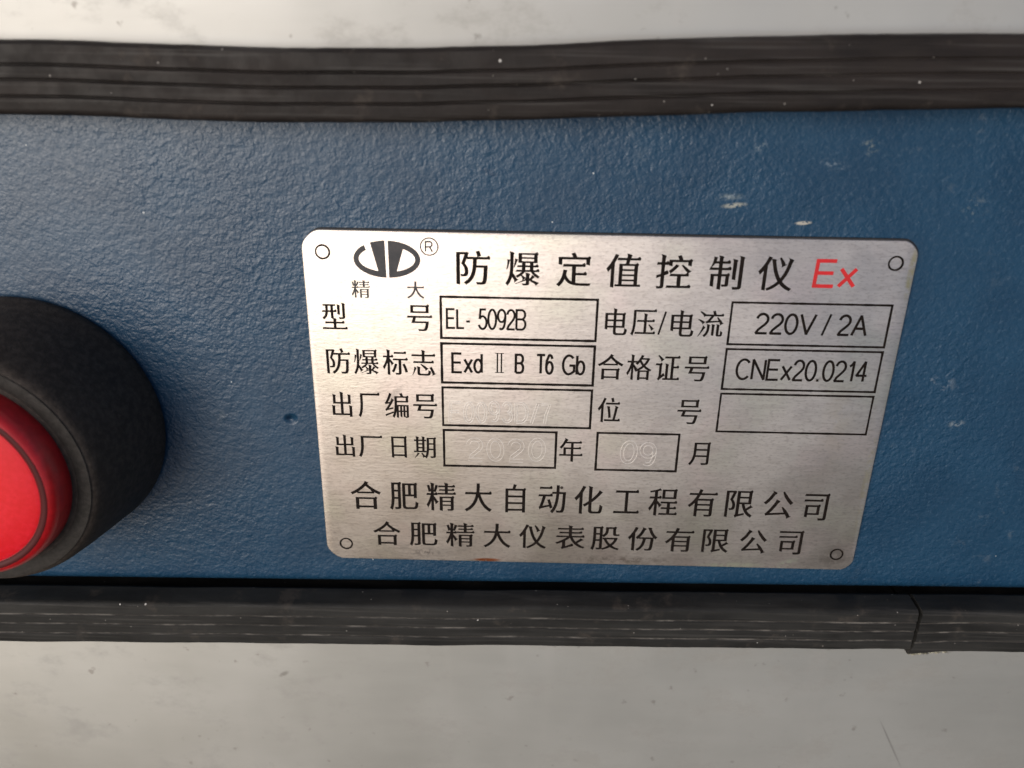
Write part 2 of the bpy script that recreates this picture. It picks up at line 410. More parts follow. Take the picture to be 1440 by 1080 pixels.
def ribbon(bm, pts, w, z0, z1, closed=False):
    """flat stroke of width w along a polyline, as a thin solid; sharp corners are built as overlapping bars"""
    if not closed and len(pts) > 2:
        Q = [Vector(p) for p in pts]
        for i in range(1, len(Q) - 1):
            a, b = (Q[i] - Q[i-1]).normalized(), (Q[i+1] - Q[i]).normalized()
            if a.dot(b) < .64:
                ext = w * .42 if a.dot(b) > -.3 else w * .2
                ribbon(bm, pts[:i] + [tuple(Q[i] + a * ext)], w, z0, z1)
                ribbon(bm, [tuple(Q[i] - b * ext)] + pts[i+1:], w, z0, z1 + .0009)
                return
    P = [Vector(p) for p in pts]; n = len(P); L, R = [], []
    for i in range(n):
        if closed: d0 = (P[i] - P[i-1]).normalized(); d1 = (P[(i+1) % n] - P[i]).normalized()
        else:
            d0 = (P[i] - P[i-1]).normalized() if i else (P[1] - P[0]).normalized()
            d1 = (P[i+1] - P[i]).normalized() if i < n - 1 else d0
        t = (d0 + d1); t = t.normalized() if t.length > 1e-4 else d0
        nn = Vector((-t.y, t.x)); c = max(.5, nn.dot(Vector((-d0.y, d0.x))))
        L.append(P[i] + nn * w / 2 / c); R.append(P[i] - nn * w / 2 / c)
    rings = [[(a.x, a.y, z0), (b.x, b.y, z0), (b.x, b.y, z1), (a.x, a.y, z1)] for a, b in zip(L, R)]
    if closed: rings.append(rings[0])
    loft(bm, rings, cap=not closed)
def arc(cx, cy, rx, ry, a0, a1, n=14):
    return [(cx + rx * math.cos(math.radians(a0 + (a1 - a0) * k / n)), cy + ry * math.sin(math.radians(a0 + (a1 - a0) * k / n))) for k in range(n + 1)]
# plain sans letters as centre lines in a box of cap height 1: (advance width, strokes)
LAT = {
 'E': (.62, [[(.56,1),(0,1),(0,0),(.58,0)], [(0,.52),(.52,.52)]]),
 'L': (.52, [[(0,1),(0,0),(.50,0)]]),
 '-': (.30, [[(0,.36),(.28,.36)]]),
 'C': (.70, [arc(.36,.5,.35,.5,42,318,26)]),
 'N': (.66, [[(0,0),(0,1),(.62,0),(.62,1)]]),
 'B': (.62, [[(0,0),(0,1),(.33,1)] + arc(.33,.765,.22,.235,90,-90,10) + [(0,.53)], [(.33,.53)] + arc(.34,.265,.24,.265,90,-90,10) + [(0,0)]]),
 'T': (.62, [[(0,1),(.62,1)], [(.31,1),(.31,0)]]),
 'G': (.74, [arc(.37,.5,.36,.5,45,270,22) + [(.52,.045),(.70,.16),(.70,.47),(.40,.47)]]),
 'V': (.64, [[(0,1.02),(.32,0),(.64,1.02)]]),
 'A': (.64, [[(0,-.02),(.32,1),(.64,-.02)], [(.12,.34),(.52,.34)]]),
 'D': (.66, [[(0,0),(0,1),(.28,1)] + arc(.28,.5,.36,.5,90,-90,14) + [(0,0)]]),
 'x': (.48, [[(.0,.70),(.46,0)], [(.46,.70),(.0,0)]]),
 'd': (.50, [[(.45,1),(.45,0)], arc(.23,.355,.225,.345,0,360,18)]),
 'b': (.50, [[(0,1),(0,0)], arc(.225,.355,.225,.345,0,360,18)]),
 '0': (.50, [arc(.25,.5,.25,.5,90,450,26)]),
 '1': (.36, [[(.06,.76),(.16,.82),(.26,1),(.26,0)]]),
 '2': (.50, [arc(.245,.72,.235,.28,172,-25,12) + [(.38,.48),(.10,.18),(.015,0),(.50,0)]]),
 '3': (.50, [arc(.23,.745,.215,.255,165,-80,12), arc(.235,.27,.25,.27,85,-168,14)]),
 '4': (.52, [[(.36,0),(.36,1),(.0,.30),(.52,.30)]]),
 '5': (.50, [[(.45,1),(.10,1),(.045,.53)] + arc(.235,.32,.255,.33,128,-160,16)]),
 '6': (.50, [arc(.25,.315,.24,.315,90,450,20), [(.455,.80)] + arc(.265,.72,.20,.28,55,110,5) + [(.045,.70),(.01,.45),(.012,.30)]]),
 '9': (.50, [arc(.25,.685,.24,.315,90,450,20), [(.49,.70),(.49,.52),(.455,.30)] + arc(.235,.28,.20,.28,-20,-125,7)]),
 '.': (.16, [[(.04,-.05),(.04,.07)]]),
 '/': (.34, [[(0,-.03),(.30,1.03)]]),
 '7': (.50, [[(0,1),(.48,1),(.26,.45),(.18,0)]]),
 'R': (.62, [[(0,0),(0,1),(.35,1)] + arc(.35,.74,.21,.26,90,-90,10) + [(0,.48)], [(.34,.48),(.58,0)]]),
}
LIFT = [0]
def latin(text, x0, x1, y0, y1, w, mat, name='printed_character', label=None, slant=0, gap=.16, z=.012):
    """text fitted between x0 and x1 with cap height y1-y0, w = stroke width in mm"""
    adv = [(.28 if c == ' ' else LAT[c][0] + gap) for c in text]
    tot = sum(adv) - gap; H = y1 - y0 - w; sx = (x1 - x0 - w) / tot
    x = 0
    for c, a in zip(text, adv):
        bm = bmesh.new()
        if c != ' ':
            for st in LAT[c][1]:
                LIFT[0] = (LIFT[0] + 1) % 7
                pts = [(x0 + w / 2 + (x + px) * sx + slant * (py * H), y0 + w / 2 + py * H) for px, py in st]
                closed = math.dist(pts[0], pts[-1]) < .02
                if closed: pts = pts[:-1]
                ribbon(bm, pts, w, -.02, z + LIFT[0] * .0012, closed)
        x += a
        obj(name, bm, mat, plate, label)

GLYPHS = {
 '防': '599,811 606,790 617,758 627,726 635,696 639,680 721,704 716,719 707,748 697,779 685,811 677,830|376,665 362,612 525,612 520,471 507,348 482,236 441,135 376,48 281,-22 300,-39 317,-60 329,-78 411,-24 474,40 522,113 557,194 581,284 599,391 810,391 805,265 800,174 794,105 787,56 779,24 767,-1 741,-19 737,-19 716,-19 686,-18 650,-17 611,-14 617,-28 624,-54 626,-66 673,-67 711,-68 743,-68 769,-66 795,-63 818,-59 841,-46 857,-21 870,21 879,82 886,165 892,275 898,414 898,438 603,438 611,612 958,612 970,657 936,699 873,661|76,786 78,-57 159,-75 159,740 298,740 283,693 270,654 256,612 241,570 226,530 211,491 246,448 270,410 287,375 297,342 302,311 304,283 302,254 294,224 274,197 276,197 256,192 192,193 197,181 203,157 204,147 283,148 301,150 320,152 338,157 359,174 374,201 382,235 385,275 383,308 377,343 365,380 347,418 320,458 288,496 307,539 325,584 344,631 362,678 379,724 395,767 349,794 330,787',
 '爆': '77,625 81,594 80,550 78,505 73,462 67,420 54,362 58,361 85,413 98,454 110,498 121,543 130,587 137,618|293,651 293,625 289,589 283,550 277,513 270,477 257,422 261,421 287,465 301,497 315,531 330,567 345,602 358,627|468,188 482,168 498,143 511,119 506,76 602,134 542,154 555,149 535,166 512,183 488,201|468,663 825,663 825,580 468,580|468,771 825,771 825,689 468,689|143,842 159,794 159,491 158,400 151,309 138,219 116,133 82,50 32,-28 51,-44 68,-61 83,-80 115,-37 141,4 163,48 181,92 196,138 206,175 221,152 242,119 261,87 278,57 281,10 377,85 317,105 333,106 312,136 288,172 262,208 238,242 222,263 226,303 229,340 232,378 233,416 234,453 234,491 238,774 254,802 224,822|711,434 711,340 570,340 570,434|711,468 570,468 570,550 711,550|389,800 389,550 490,550 490,468 372,472 358,434 490,434 490,340 336,344 322,306 497,306 461,274 434,252 405,232 376,214 347,196 322,181 330,174 343,156 354,141 392,160 429,182 465,207 499,235 531,264 568,306 735,306 769,262 799,231 831,202 865,175 901,153 938,133 949,148 963,165 971,173 945,189 916,208 887,228 859,249 833,272 800,306 958,306 970,336 936,378 873,340 793,340 793,434 930,434 942,464 908,506 845,468 793,468 793,550 906,550 906,750 928,788 898,830 836,800|311,-28 313,-31 605,70 606,-10 598,-34 596,-35 502,-35 507,-44 515,-63 517,-68 567,-68 599,-68 624,-66 645,-65 673,-53 682,-36 684,-12 684,66 721,50 759,29 795,7 830,-11 861,-29 878,-67 960,-3 900,17 901,14 869,31 832,46 793,60 752,78 777,104 797,125 817,147 845,159 771,207 768,179 748,154 727,129 698,98 684,103 688,205 704,233 674,253 589,273 605,225 605,104 565,81 515,57 467,34 422,12 380,-7',
 '定': '217,368 205,292 186,212 160,139 127,74 86,16 35,-32 57,-48 79,-67 97,-85 130,-54 160,-21 187,16 211,55 232,97 249,136 296,67 358,13 431,-20 511,-39 599,-50 698,-53 940,-53 943,-40 953,-13 959,1 702,0 667,0 633,2 599,4 567,8 544,11 544,236 842,236 854,280 820,322 757,284 544,284 544,470 801,470 813,517 779,559 716,521 215,525 201,470 454,470 454,38 419,58 385,85 353,115 325,150 301,192 281,238 289,269 295,302 301,335 304,359|427,816 435,800 447,775 458,750 471,716 76,716 78,532 162,514 162,667 835,667 837,532 924,514 924,666 946,704 916,746 854,716 567,716 552,756 537,787 520,819 509,839',
 '值': '576,847 592,799 579,727 333,731 319,682 571,682 547,567 376,567 376,3 280,3 280,-40 964,-40 964,3 875,3 875,517 897,555 867,597 805,567 626,567 654,682 934,682 946,723 912,765 849,727 665,727 687,774 703,802 673,822|456,3 456,108 793,108 793,3|456,390 793,390 793,282 456,282|456,424 456,530 793,530 793,424|456,250 793,250 793,141 456,141|256,832 231,765 197,692 159,621 119,555 76,495 29,439 44,415 59,387 72,361 97,390 119,416 141,444 153,461 155,-57 235,-75 235,592 252,624 271,661 289,699 306,737 322,776 334,807',
 '控': '708,566 737,532 769,496 799,458 830,424 859,394 872,347 965,418 905,438 909,444 878,472 842,501 803,528 765,555 727,582|552,586 533,561 504,529 473,497 440,467 405,439 369,414 385,396 402,375 415,356 454,386 492,418 529,453 565,490 599,528 623,561|142,848 158,800 158,635 47,639 33,586 158,586 158,324 39,287 38,226 158,268 158,17 151,-11 149,-12 53,-13 58,-26 65,-51 66,-60 117,-60 151,-58 177,-55 198,-54 227,-37 236,-20 240,16 240,298 346,336 349,383 315,425 252,387 240,352 240,586 344,586 356,631 322,673 259,635 240,635 244,780 260,808 230,828|336,13 322,-36 970,-36 982,5 948,47 885,9 695,9 695,282 899,282 911,323 877,365 814,327 417,331 403,282 607,282 607,9|587,813 631,708 361,708 363,567 441,549 441,664 876,664 878,577 960,559 960,658 982,696 952,738 890,708 721,708 706,749 692,780 677,812 667,833',
 '制': '654,755 670,707 672,217 753,199 757,687 773,715 743,735|832,837 848,789 848,24 841,-6 835,-8 699,-8 705,-25 714,-53 717,-65 767,-65 805,-64 836,-61 862,-58 883,-58 917,-39 930,-14 934,24 938,769 954,797 924,817|134,807 133,767 126,717 115,667 102,620 86,576 65,519 70,517 100,558 119,579 139,602 168,638 283,638 283,511 49,515 35,464 283,464 283,340 85,340 87,25 165,7 165,294 283,294 285,-56 367,-74 367,294 494,294 494,79 488,55 487,54 400,54 404,42 411,19 413,10 459,10 491,12 516,14 536,15 564,31 572,45 575,76 575,290 597,328 567,370 505,340 367,340 367,464 610,464 622,507 588,549 525,511 367,511 367,638 571,638 583,681 549,723 486,685 367,685 371,775 387,803 357,823 267,843 283,795 283,685 186,685 215,791',
 '仪': '558,794 573,760 591,720 608,680 621,642 637,608 637,560 750,620 690,640 708,648 691,680 666,712 639,745 613,777 585,807|814,791 830,743 813,678 789,579 760,485 724,396 681,313 632,240 588,309 549,389 515,475 486,567 461,665 448,707 464,735 434,755 345,763 361,715 382,640 409,532 442,431 481,337 526,250 577,172 539,134 494,97 446,63 393,31 336,-2 275,-30 286,-43 301,-64 308,-75 376,-50 435,-24 489,7 538,41 584,77 625,114 664,74 707,37 753,3 803,-28 857,-53 920,-76 929,-61 948,-37 961,-24 907,1 855,32 806,63 761,98 719,136 682,175 741,257 791,346 833,443 867,545 895,654 920,708 936,736 906,756|258,828 231,762 195,688 155,618 112,551 65,491 15,436 31,412 46,385 59,358 83,384 104,408 125,432 145,458 156,473 158,-55 240,-73 240,602 257,632 276,667 294,703 311,740 327,776 339,805',
 '精': '50,751 59,724 71,686 81,647 90,610 96,574 99,552 165,567 162,589 155,625 145,663 134,702 121,741 111,767|320,771 315,744 305,706 294,665 283,626 271,589 262,565 319,547 328,569 342,605 356,643 370,683 383,723 393,752|45,497 31,445 168,445 148,379 127,321 104,265 79,211 54,163 26,121 41,96 55,69 68,36 93,75 113,113 133,154 152,198 170,245 181,289 178,-55 257,-73 257,301 266,284 284,251 301,218 315,189 316,142 414,225 354,245 369,249 347,282 321,320 294,358 270,391 257,408 257,445 369,445 381,489 347,531 284,493 257,493 261,776 277,804 247,824 160,844 176,796 176,493|614,847 630,799 630,748 430,752 416,712 630,712 630,628 455,632 441,595 630,595 630,506 402,510 388,469 966,469 978,502 944,544 881,506 713,506 713,595 918,595 930,624 896,666 833,628 713,628 713,712 940,712 952,744 918,786 855,748 713,748 717,779 733,807 703,827|817,352 817,255 538,255 538,352|454,387 456,-56 538,-74 538,95 817,95 817,-1 810,-26 807,-27 707,-27 712,-38 719,-60 721,-68 772,-68 807,-66 835,-64 858,-63 887,-49 896,-30 899,-2 899,337 921,375 891,417 829,387|538,223 817,223 817,126 538,126',
 '大': '455,828 455,798 454,753 453,706 450,657 446,606 439,542 66,546 52,487 430,487 403,383 366,290 314,201 246,118 156,44 43,-17 64,-36 83,-58 97,-78 211,-15 302,57 376,139 433,227 476,321 502,404 540,308 593,207 656,118 728,40 811,-25 905,-79 920,-55 939,-30 958,-10 866,40 786,105 716,183 656,272 607,371 564,487 948,487 960,538 926,580 863,542 531,542 538,604 542,655 545,705 547,752 547,797 548,828',
 '型': '613,790 629,742 631,471 710,453 714,722 730,750 700,770|800,841 816,793 816,388 809,361 803,359 680,359 686,346 694,322 697,312 745,312 779,313 808,315 832,318 853,319 886,334 896,354 899,386 903,773 919,801 889,821|382,744 382,584 270,584 270,601 270,744|71,588 57,539 186,539 176,496 165,463 149,431 127,399 97,368 58,339 75,324 92,304 106,287 154,321 192,357 221,397 242,439 256,483 267,539 382,539 384,336 465,318 465,539 579,539 591,580 557,622 494,584 465,584 465,744 558,744 558,788 94,788 94,744 189,744 189,602 189,584|445,339 461,291 461,210 155,214 141,163 461,163 461,14 51,18 37,-34 958,-34 970,10 936,52 873,14 550,14 550,163 854,163 866,206 832,248 769,210 550,210 554,271 570,299 540,319',
 '号': '266,743 730,743 730,585 266,585|179,788 179,541 821,541 821,738 843,776 813,818 751,788|67,433 53,382 267,382 252,335 239,297 225,259 212,224 203,202 723,202 712,139 702,95 693,61 683,34 673,14 646,-17 646,-18 615,-21 593,-21 563,-20 526,-19 485,-16 446,-13 452,-27 460,-52 462,-63 511,-65 550,-66 585,-67 615,-67 638,-66 672,-64 699,-61 726,-51 746,-32 763,-4 779,35 793,85 805,148 818,224 821,248 317,248 361,382 939,382 951,425 917,467 854,429',
 '标': '470,757 456,704 908,704 920,749 886,791 823,753|779,315 798,271 820,216 841,161 859,107 873,58 881,23 960,52 951,86 936,135 917,188 895,242 871,296 851,338|483,333 471,291 454,239 435,189 413,141 388,98 362,59 385,46 407,31 428,16 455,57 481,104 505,156 528,211 548,268 562,316|426,518 412,465 630,465 630,19 623,-8 618,-10 504,-10 510,-26 518,-53 521,-65 577,-65 616,-63 647,-60 672,-58 704,-40 714,-21 718,17 718,465 962,465 974,510 940,552 877,514|180,847 196,799 196,617 53,621 39,569 184,569 162,496 139,432 113,370 84,312 53,260 21,215 37,191 51,166 65,138 94,178 119,219 143,265 166,315 187,367 201,417 198,-56 283,-74 283,430 295,412 316,380 336,349 352,322 355,275 445,360 385,380 399,382 377,411 350,445 322,480 297,510 283,527 283,569 414,569 426,613 392,655 329,617 283,617 287,779 303,807 273,827',
 '志': '248,263 264,215 264,38 269,-6 281,-29 293,-37 358,-53 416,-55 644,-55 685,-53 740,-36 750,-28 763,-4 775,39 781,87 750,96 726,110 701,128 696,62 684,19 656,-7 640,-9 420,-9 393,-7 357,11 351,40 355,195 371,223 341,243|393,330 429,303 468,269 504,232 541,199 574,169 589,121 688,194 628,214 629,222 594,250 554,278 508,301 463,323 413,348|745,223 766,186 791,138 815,90 836,43 855,0 854,-50 977,5 917,25 935,34 915,76 892,122 867,169 841,215 820,250|142,240 142,206 134,161 124,115 111,69 95,26 68,-37 73,-39 115,19 139,56 161,97 183,140 203,182 220,213|437,847 453,799 453,685 60,689 46,635 453,635 453,443 125,447 111,394 892,394 904,439 870,481 807,443 543,443 543,635 953,635 965,681 931,723 868,685 543,685 547,779 563,807 533,827',
 '出': '82,348 98,300 98,-10 808,-10 808,-67 901,-67 905,280 921,308 891,328 792,348 808,300 808,43 545,43 545,415 861,415 865,689 881,717 851,737 752,757 768,709 768,466 545,466 549,778 565,806 535,826 435,846 451,798 451,466 234,466 238,688 254,716 224,736 128,756 144,708 144,415 451,415 451,43 193,43 197,280 213,308 183,328',
 '厂': '139,759 139,471 138,392 133,306 123,218 105,130 77,45 37,-31 64,-45 89,-62 112,-79 157,4 189,96 210,193 223,291 228,385 230,471 230,703 941,703 953,755 919,797 856,759',
 '编': '37,43 51,-9 349,114 339,156 281,134 227,113 176,94 127,76 83,59|53,430 72,437 96,444 138,451 208,461 180,415 159,382 141,355 126,333 114,318 88,284 66,259 41,244 63,181 77,193 95,204 125,213 172,226 241,243 343,266 342,275 340,296 340,308 162,270 205,328 240,378 274,431 307,485 338,540 377,584 287,639 286,605 271,576 257,547 234,505 130,494 164,549 193,598 220,650 246,704 270,759 288,805 207,833 190,781 167,721 143,666 121,618 102,580 88,556 70,525 54,503 34,488|618,361 618,191 547,191 547,361|681,361 740,361 740,191 681,191|475,401 477,-49 547,-67 547,154 618,154 620,-24 681,-42 681,154 740,154 742,-23 803,-41 803,154 865,154 866,-6 859,-27 857,-28 814,-27 817,-36 822,-56 823,-62 862,-61 886,-60 928,-45 929,-44 934,-33 936,-8 936,402 871,401|803,361 865,361 865,191 803,191|606,816 613,802 624,778 635,754 647,721 408,721 408,515 407,433 402,344 392,250 375,156 349,65 311,-18 333,-32 355,-48 375,-67 417,22 447,117 468,216 480,316 487,411 489,509 926,509 926,671 948,709 918,751 856,721 738,721 723,761 710,790 695,820 684,838|489,679 844,679 844,550 489,550',
 '日': '259,363 746,363 746,60 259,60|259,415 259,708 746,708 746,415|170,761 172,-46 259,-64 259,7 746,7 748,-41 838,-59 838,711 860,749 830,791 768,761',
 '期': '169,135 165,107 151,70 132,34 111,-1 87,-33 51,-81 55,-84 107,-33 137,-7 167,22 197,54 225,87 248,113|338,120 355,90 376,54 394,18 408,-16 408,-63 519,-3 459,17 472,22 448,49 421,77 393,105 363,133|849,733 849,550 656,550 656,733|574,779 574,427 573,352 569,272 560,190 544,109 520,32 485,-38 509,-52 531,-69 551,-87 579,-36 602,19 620,77 634,137 643,198 651,271 849,271 849,18 841,-12 837,-14 716,-14 721,-28 730,-54 732,-65 790,-65 830,-63 862,-60 887,-58 919,-41 929,-22 933,16 933,729 955,767 925,809 863,779|849,505 849,317 654,317 656,427 656,505|365,835 381,787 381,696 211,696 215,767 231,795 201,815 115,835 131,787 131,696 46,696 46,651 131,651 131,220 32,220 32,175 537,175 537,220 463,220 463,651 537,651 537,696 463,696 467,767 483,795 453,815|211,651 381,651 381,540 211,540|211,502 381,502 381,382 211,382|211,343 381,343 381,220 211,220',
 '电': '446,419 446,253 210,253 210,419|537,419 782,419 782,253 537,253|446,467 210,467 210,632 446,632|537,467 537,632 782,632 782,467|120,684 122,152 210,134 210,202 446,202 446,85 449,33 461,-7 475,-27 512,-46 549,-50 597,-52 817,-52 863,-49 918,-27 928,-19 947,20 960,73 967,131 934,142 908,158 881,178 876,110 869,64 855,28 825,4 815,2 601,2 571,6 543,35 537,83 537,202 871,202 871,634 893,672 863,714 801,684 537,684 541,777 557,805 527,825 430,845 446,797 446,684',
 '压': '701,281 722,257 746,226 769,194 788,163 807,135 811,91 915,158 855,178 868,180 845,204 816,226 787,249 757,272 723,296|109,781 109,469 108,389 105,303 97,214 82,126 60,41 28,-36 53,-49 76,-66 98,-83 134,2 160,94 177,192 187,290 192,383 193,469 193,731 962,731 974,777 940,819 877,781|509,672 525,624 525,439 262,443 248,390 525,390 525,23 196,27 182,-26 958,-26 970,19 936,61 873,23 613,23 613,390 910,390 922,435 888,477 825,439 613,439 617,604 633,632 603,652',
 '流': '555,368 571,320 573,-14 650,-32 654,300 670,328 640,348|378,369 394,321 394,259 393,212 387,163 374,114 351,65 316,17 264,-28 283,-43 301,-61 316,-79 376,-28 419,26 448,83 464,142 472,201 474,257 478,301 494,329 464,349|733,369 749,321 749,44 751,-4 756,-25 768,-41 793,-51 812,-51 830,-52 878,-52 903,-50 947,-35 951,-31 959,-14 963,6 966,34 968,68 969,90 943,105 926,118 905,134 901,30 897,6 883,-12 889,-11 875,-13 846,-13 835,-10 842,-12 831,15 831,37 835,301 851,329 821,349|96,791 125,769 155,744 184,717 209,689 233,665 244,622 333,703 273,723 280,725 252,744 219,761 185,778 151,794 114,812|51,519 83,502 113,477 145,453 173,428 199,406 212,366 297,448 237,468 241,468 211,484 177,497 141,511 104,520 63,536|75,-63 80,-67 133,-3 170,46 207,98 244,151 281,203 324,245 241,316 227,247 202,184 174,123 146,64 119,10|559,813 567,794 578,766 589,736 601,699 322,703 308,653 520,653 487,610 459,575 433,543 411,517 397,499 378,481 354,467 328,460 342,407 365,414 396,419 449,425 533,432 659,441 826,452 871,348 979,411 919,431 928,443 901,478 868,515 830,549 793,583 754,617 730,602 796,492 469,474 498,507 519,533 540,560 562,588 582,615 612,653 951,653 963,695 929,737 866,699 689,699 675,742 662,776 647,810 636,832',
 '合': '502,849 458,769 390,697 311,631 226,572 136,517 45,472 59,458 77,434 87,418 123,432 156,444 187,460 217,477 242,491 242,455 759,455 759,508 785,492 817,474 850,457 883,440 920,422 933,445 951,469 964,483 889,521 815,562 744,605 676,653 612,706 554,763 595,797|260,502 319,542 360,572 399,604 437,638 473,673 506,708 544,671 583,635 623,601 664,570 696,518 742,502|190,313 190,-67 278,-67 278,-11 732,-11 732,-63 823,-63 823,263 845,301 815,343 753,313|278,37 278,267 732,267 732,37',
 '格': '586,678 795,678 775,638 758,608 739,578 719,550 697,523 675,499 649,527 625,558 603,588 583,619 567,648|180,847 196,799 196,615 56,619 42,566 190,566 170,486 147,416 120,347 90,282 58,225 24,175 40,153 53,129 66,102 95,144 119,186 143,234 166,285 187,339 201,392 198,-56 279,-74 279,410 342,274 433,356 373,376 388,376 367,403 342,433 316,465 292,492 279,507 279,566 399,566 362,535 383,519 404,500 422,483 448,507 474,532 499,559 520,585 535,560 555,532 576,504 600,476 624,449 582,415 537,383 490,354 443,326 394,301 345,283 355,271 369,249 376,236 456,269 456,-70 538,-70 538,-26 805,-26 805,-66 890,-66 890,277 938,258 946,272 962,295 972,307 926,323 881,346 839,371 799,395 761,421 728,448 762,485 794,525 823,568 850,613 873,661 890,704 845,725 829,721 611,721 631,759 645,790 655,812 574,833 557,792 532,743 503,696 472,651 438,609 409,578 409,615 279,615 283,779 299,807 269,827|538,18 538,233 805,233 805,18|489,276 540,304 568,321 596,339 624,358 650,379 676,400 701,380 728,359 756,340 785,322 816,305 871,276',
 '证': '116,783 140,755 166,725 191,694 214,663 236,636 244,592 341,667 281,687 291,690 265,713 234,735 202,757 169,779 136,801|346,19 346,-29 968,-29 980,15 946,57 883,19 730,19 730,371 928,371 940,416 906,458 843,420 730,420 730,704 946,704 958,748 924,790 861,752 390,756 376,704 641,704 641,19 518,19 522,451 538,479 508,499 416,519 432,471 432,19|54,519 40,465 185,465 185,107 180,72 167,41 150,16 133,-1 150,-17 166,-36 181,-56 191,-42 205,-28 229,-7 266,23 320,66 408,117 355,197 270,117 270,465 292,503 262,545 200,515',
 '位': '373,651 359,596 920,596 932,643 898,685 835,647|416,516 432,468 444,435 459,358 472,281 483,206 491,138 496,88 582,113 576,160 566,227 554,300 540,376 525,453 515,466 531,494 501,514|569,817 577,795 588,761 597,728 606,696 610,677 695,702 690,720 680,752 669,785 657,817 649,839|330,27 316,-27 961,-27 973,19 939,61 876,23 751,23 772,104 791,184 810,268 828,353 844,438 861,458 877,486 847,506 751,540 767,492 758,453 744,367 728,278 710,191 692,109 670,23|278,828 251,762 215,688 175,618 131,551 85,491 35,436 50,412 66,385 79,358 103,383 123,406 143,431 163,456 174,471 176,-55 261,-73 261,604 278,634 296,669 314,704 331,740 347,777 358,805',
 '年': '52,216 38,162 506,162 508,-57 595,-75 595,162 960,162 972,208 938,250 875,212 595,212 595,433 890,433 902,478 868,520 805,482 595,482 595,658 913,658 925,704 891,746 828,708 307,708 357,764 373,792 343,812 253,854 269,806 246,779 215,713 179,652 139,594 96,542 49,497 72,482 96,463 116,447 143,474 170,504 197,536 222,571 247,607 279,658 506,658 506,482 207,482 207,212|294,212 294,433 506,433 506,212',
 '月': '201,776 201,479 199,396 191,309 174,220 143,133 96,50 28,-26 49,-42 69,-63 85,-84 133,-37 171,11 203,63 229,118 249,174 267,243 736,243 736,33 726,-4 713,-8 691,-10 659,-10 619,-10 573,-9 525,-8 533,-24 544,-52 547,-65 606,-65 650,-64 687,-63 719,-60 745,-57 767,-56 800,-44 816,-25 823,-5 827,31 827,726 849,764 819,806 757,776|289,725 736,725 736,535 289,535|289,486 736,486 736,294 277,294 282,340 285,375 287,409 289,442',
 '肥': '98,799 98,447 97,369 95,285 88,199 76,113 58,31 33,-36 58,-51 79,-68 101,-84 122,-32 138,24 152,82 162,143 169,204 175,277 308,277 308,21 301,-8 299,-9 195,-9 200,-23 208,-49 210,-60 263,-60 299,-58 326,-55 373,-40 378,-35 387,-17 391,19 391,749 413,787 383,829 321,799|179,752 308,752 308,565 179,565|179,518 308,518 308,325 177,325 179,447|457,780 457,77 462,18 474,-16 489,-31 548,-50 601,-53 821,-53 866,-50 920,-26 930,-16 949,26 961,84 968,147 936,157 913,172 887,191 882,115 875,64 861,25 831,0 819,-3 604,-3 575,1 546,29 541,76 541,371 838,371 838,317 923,317 923,730 945,768 915,810 853,780|838,420 728,420 728,731 838,731|541,420 541,731 652,731 652,420',
 '自': '245,422 768,422 768,253 245,253|245,471 245,642 768,642 768,471|245,205 768,205 768,35 245,35|447,832 442,811 433,775 422,739 407,692 157,692 157,-70 245,-70 245,-14 768,-14 768,-65 859,-65 859,642 881,680 851,722 789,692 493,692 543,819',
 '动': '93,751 79,702 482,702 494,743 460,785 397,747|647,812 647,787 647,752 647,716 646,680 645,645 644,598 511,602 497,548 642,548 633,426 618,319 594,219 561,127 516,46 457,-24 479,-40 499,-61 517,-82 585,-4 636,86 674,187 700,297 717,414 728,548 864,548 858,378 852,252 845,157 836,89 827,45 812,14 784,-6 781,-7 759,-7 728,-6 690,-4 650,-1 657,-16 664,-42 665,-53 713,-55 751,-56 784,-56 811,-54 838,-54 863,-48 886,-29 904,2 918,55 928,133 937,242 944,386 951,571 951,598 730,598 733,812|85,38 84,37 84,41 102,55 123,67 160,78 219,93 305,113 419,140 438,71 514,97 505,126 490,171 473,220 454,270 434,320 418,357 347,338 356,317 367,287 379,255 390,224 405,183 169,134 192,189 211,239 229,290 246,343 262,397 278,462 500,462 512,505 478,547 415,509 58,513 44,462 190,462 174,394 158,338 143,287 128,243 116,208 107,185 92,151 79,126 61,110 70,89 78,63',
 '化': '852,702 828,644 787,592 743,543 697,495 647,449 602,412 606,761 622,789 592,809 494,829 510,781 510,341 484,324 452,302 419,282 387,263 355,245 322,229 341,212 360,191 374,173 404,189 432,204 460,220 488,237 510,251 510,81 514,22 526,-13 540,-28 596,-48 646,-51 823,-51 893,-43 912,-33 932,-7 950,41 961,107 967,180 935,195 910,212 881,231 877,153 873,97 866,58 852,25 826,3 821,2 653,2 631,5 607,33 602,79 602,313 660,357 722,409 782,464 839,522 892,582 951,635|305,833 275,766 236,692 193,621 145,555 94,495 39,441 58,418 76,390 90,365 117,392 140,417 163,443 186,471 201,490 203,-57 292,-75 292,622 308,649 326,682 344,715 361,748 376,782 388,807',
 '工': '56,65 42,8 957,8 969,57 935,99 872,61 545,61 545,661 906,661 918,712 884,754 821,716 108,720 94,661 450,661 450,61',
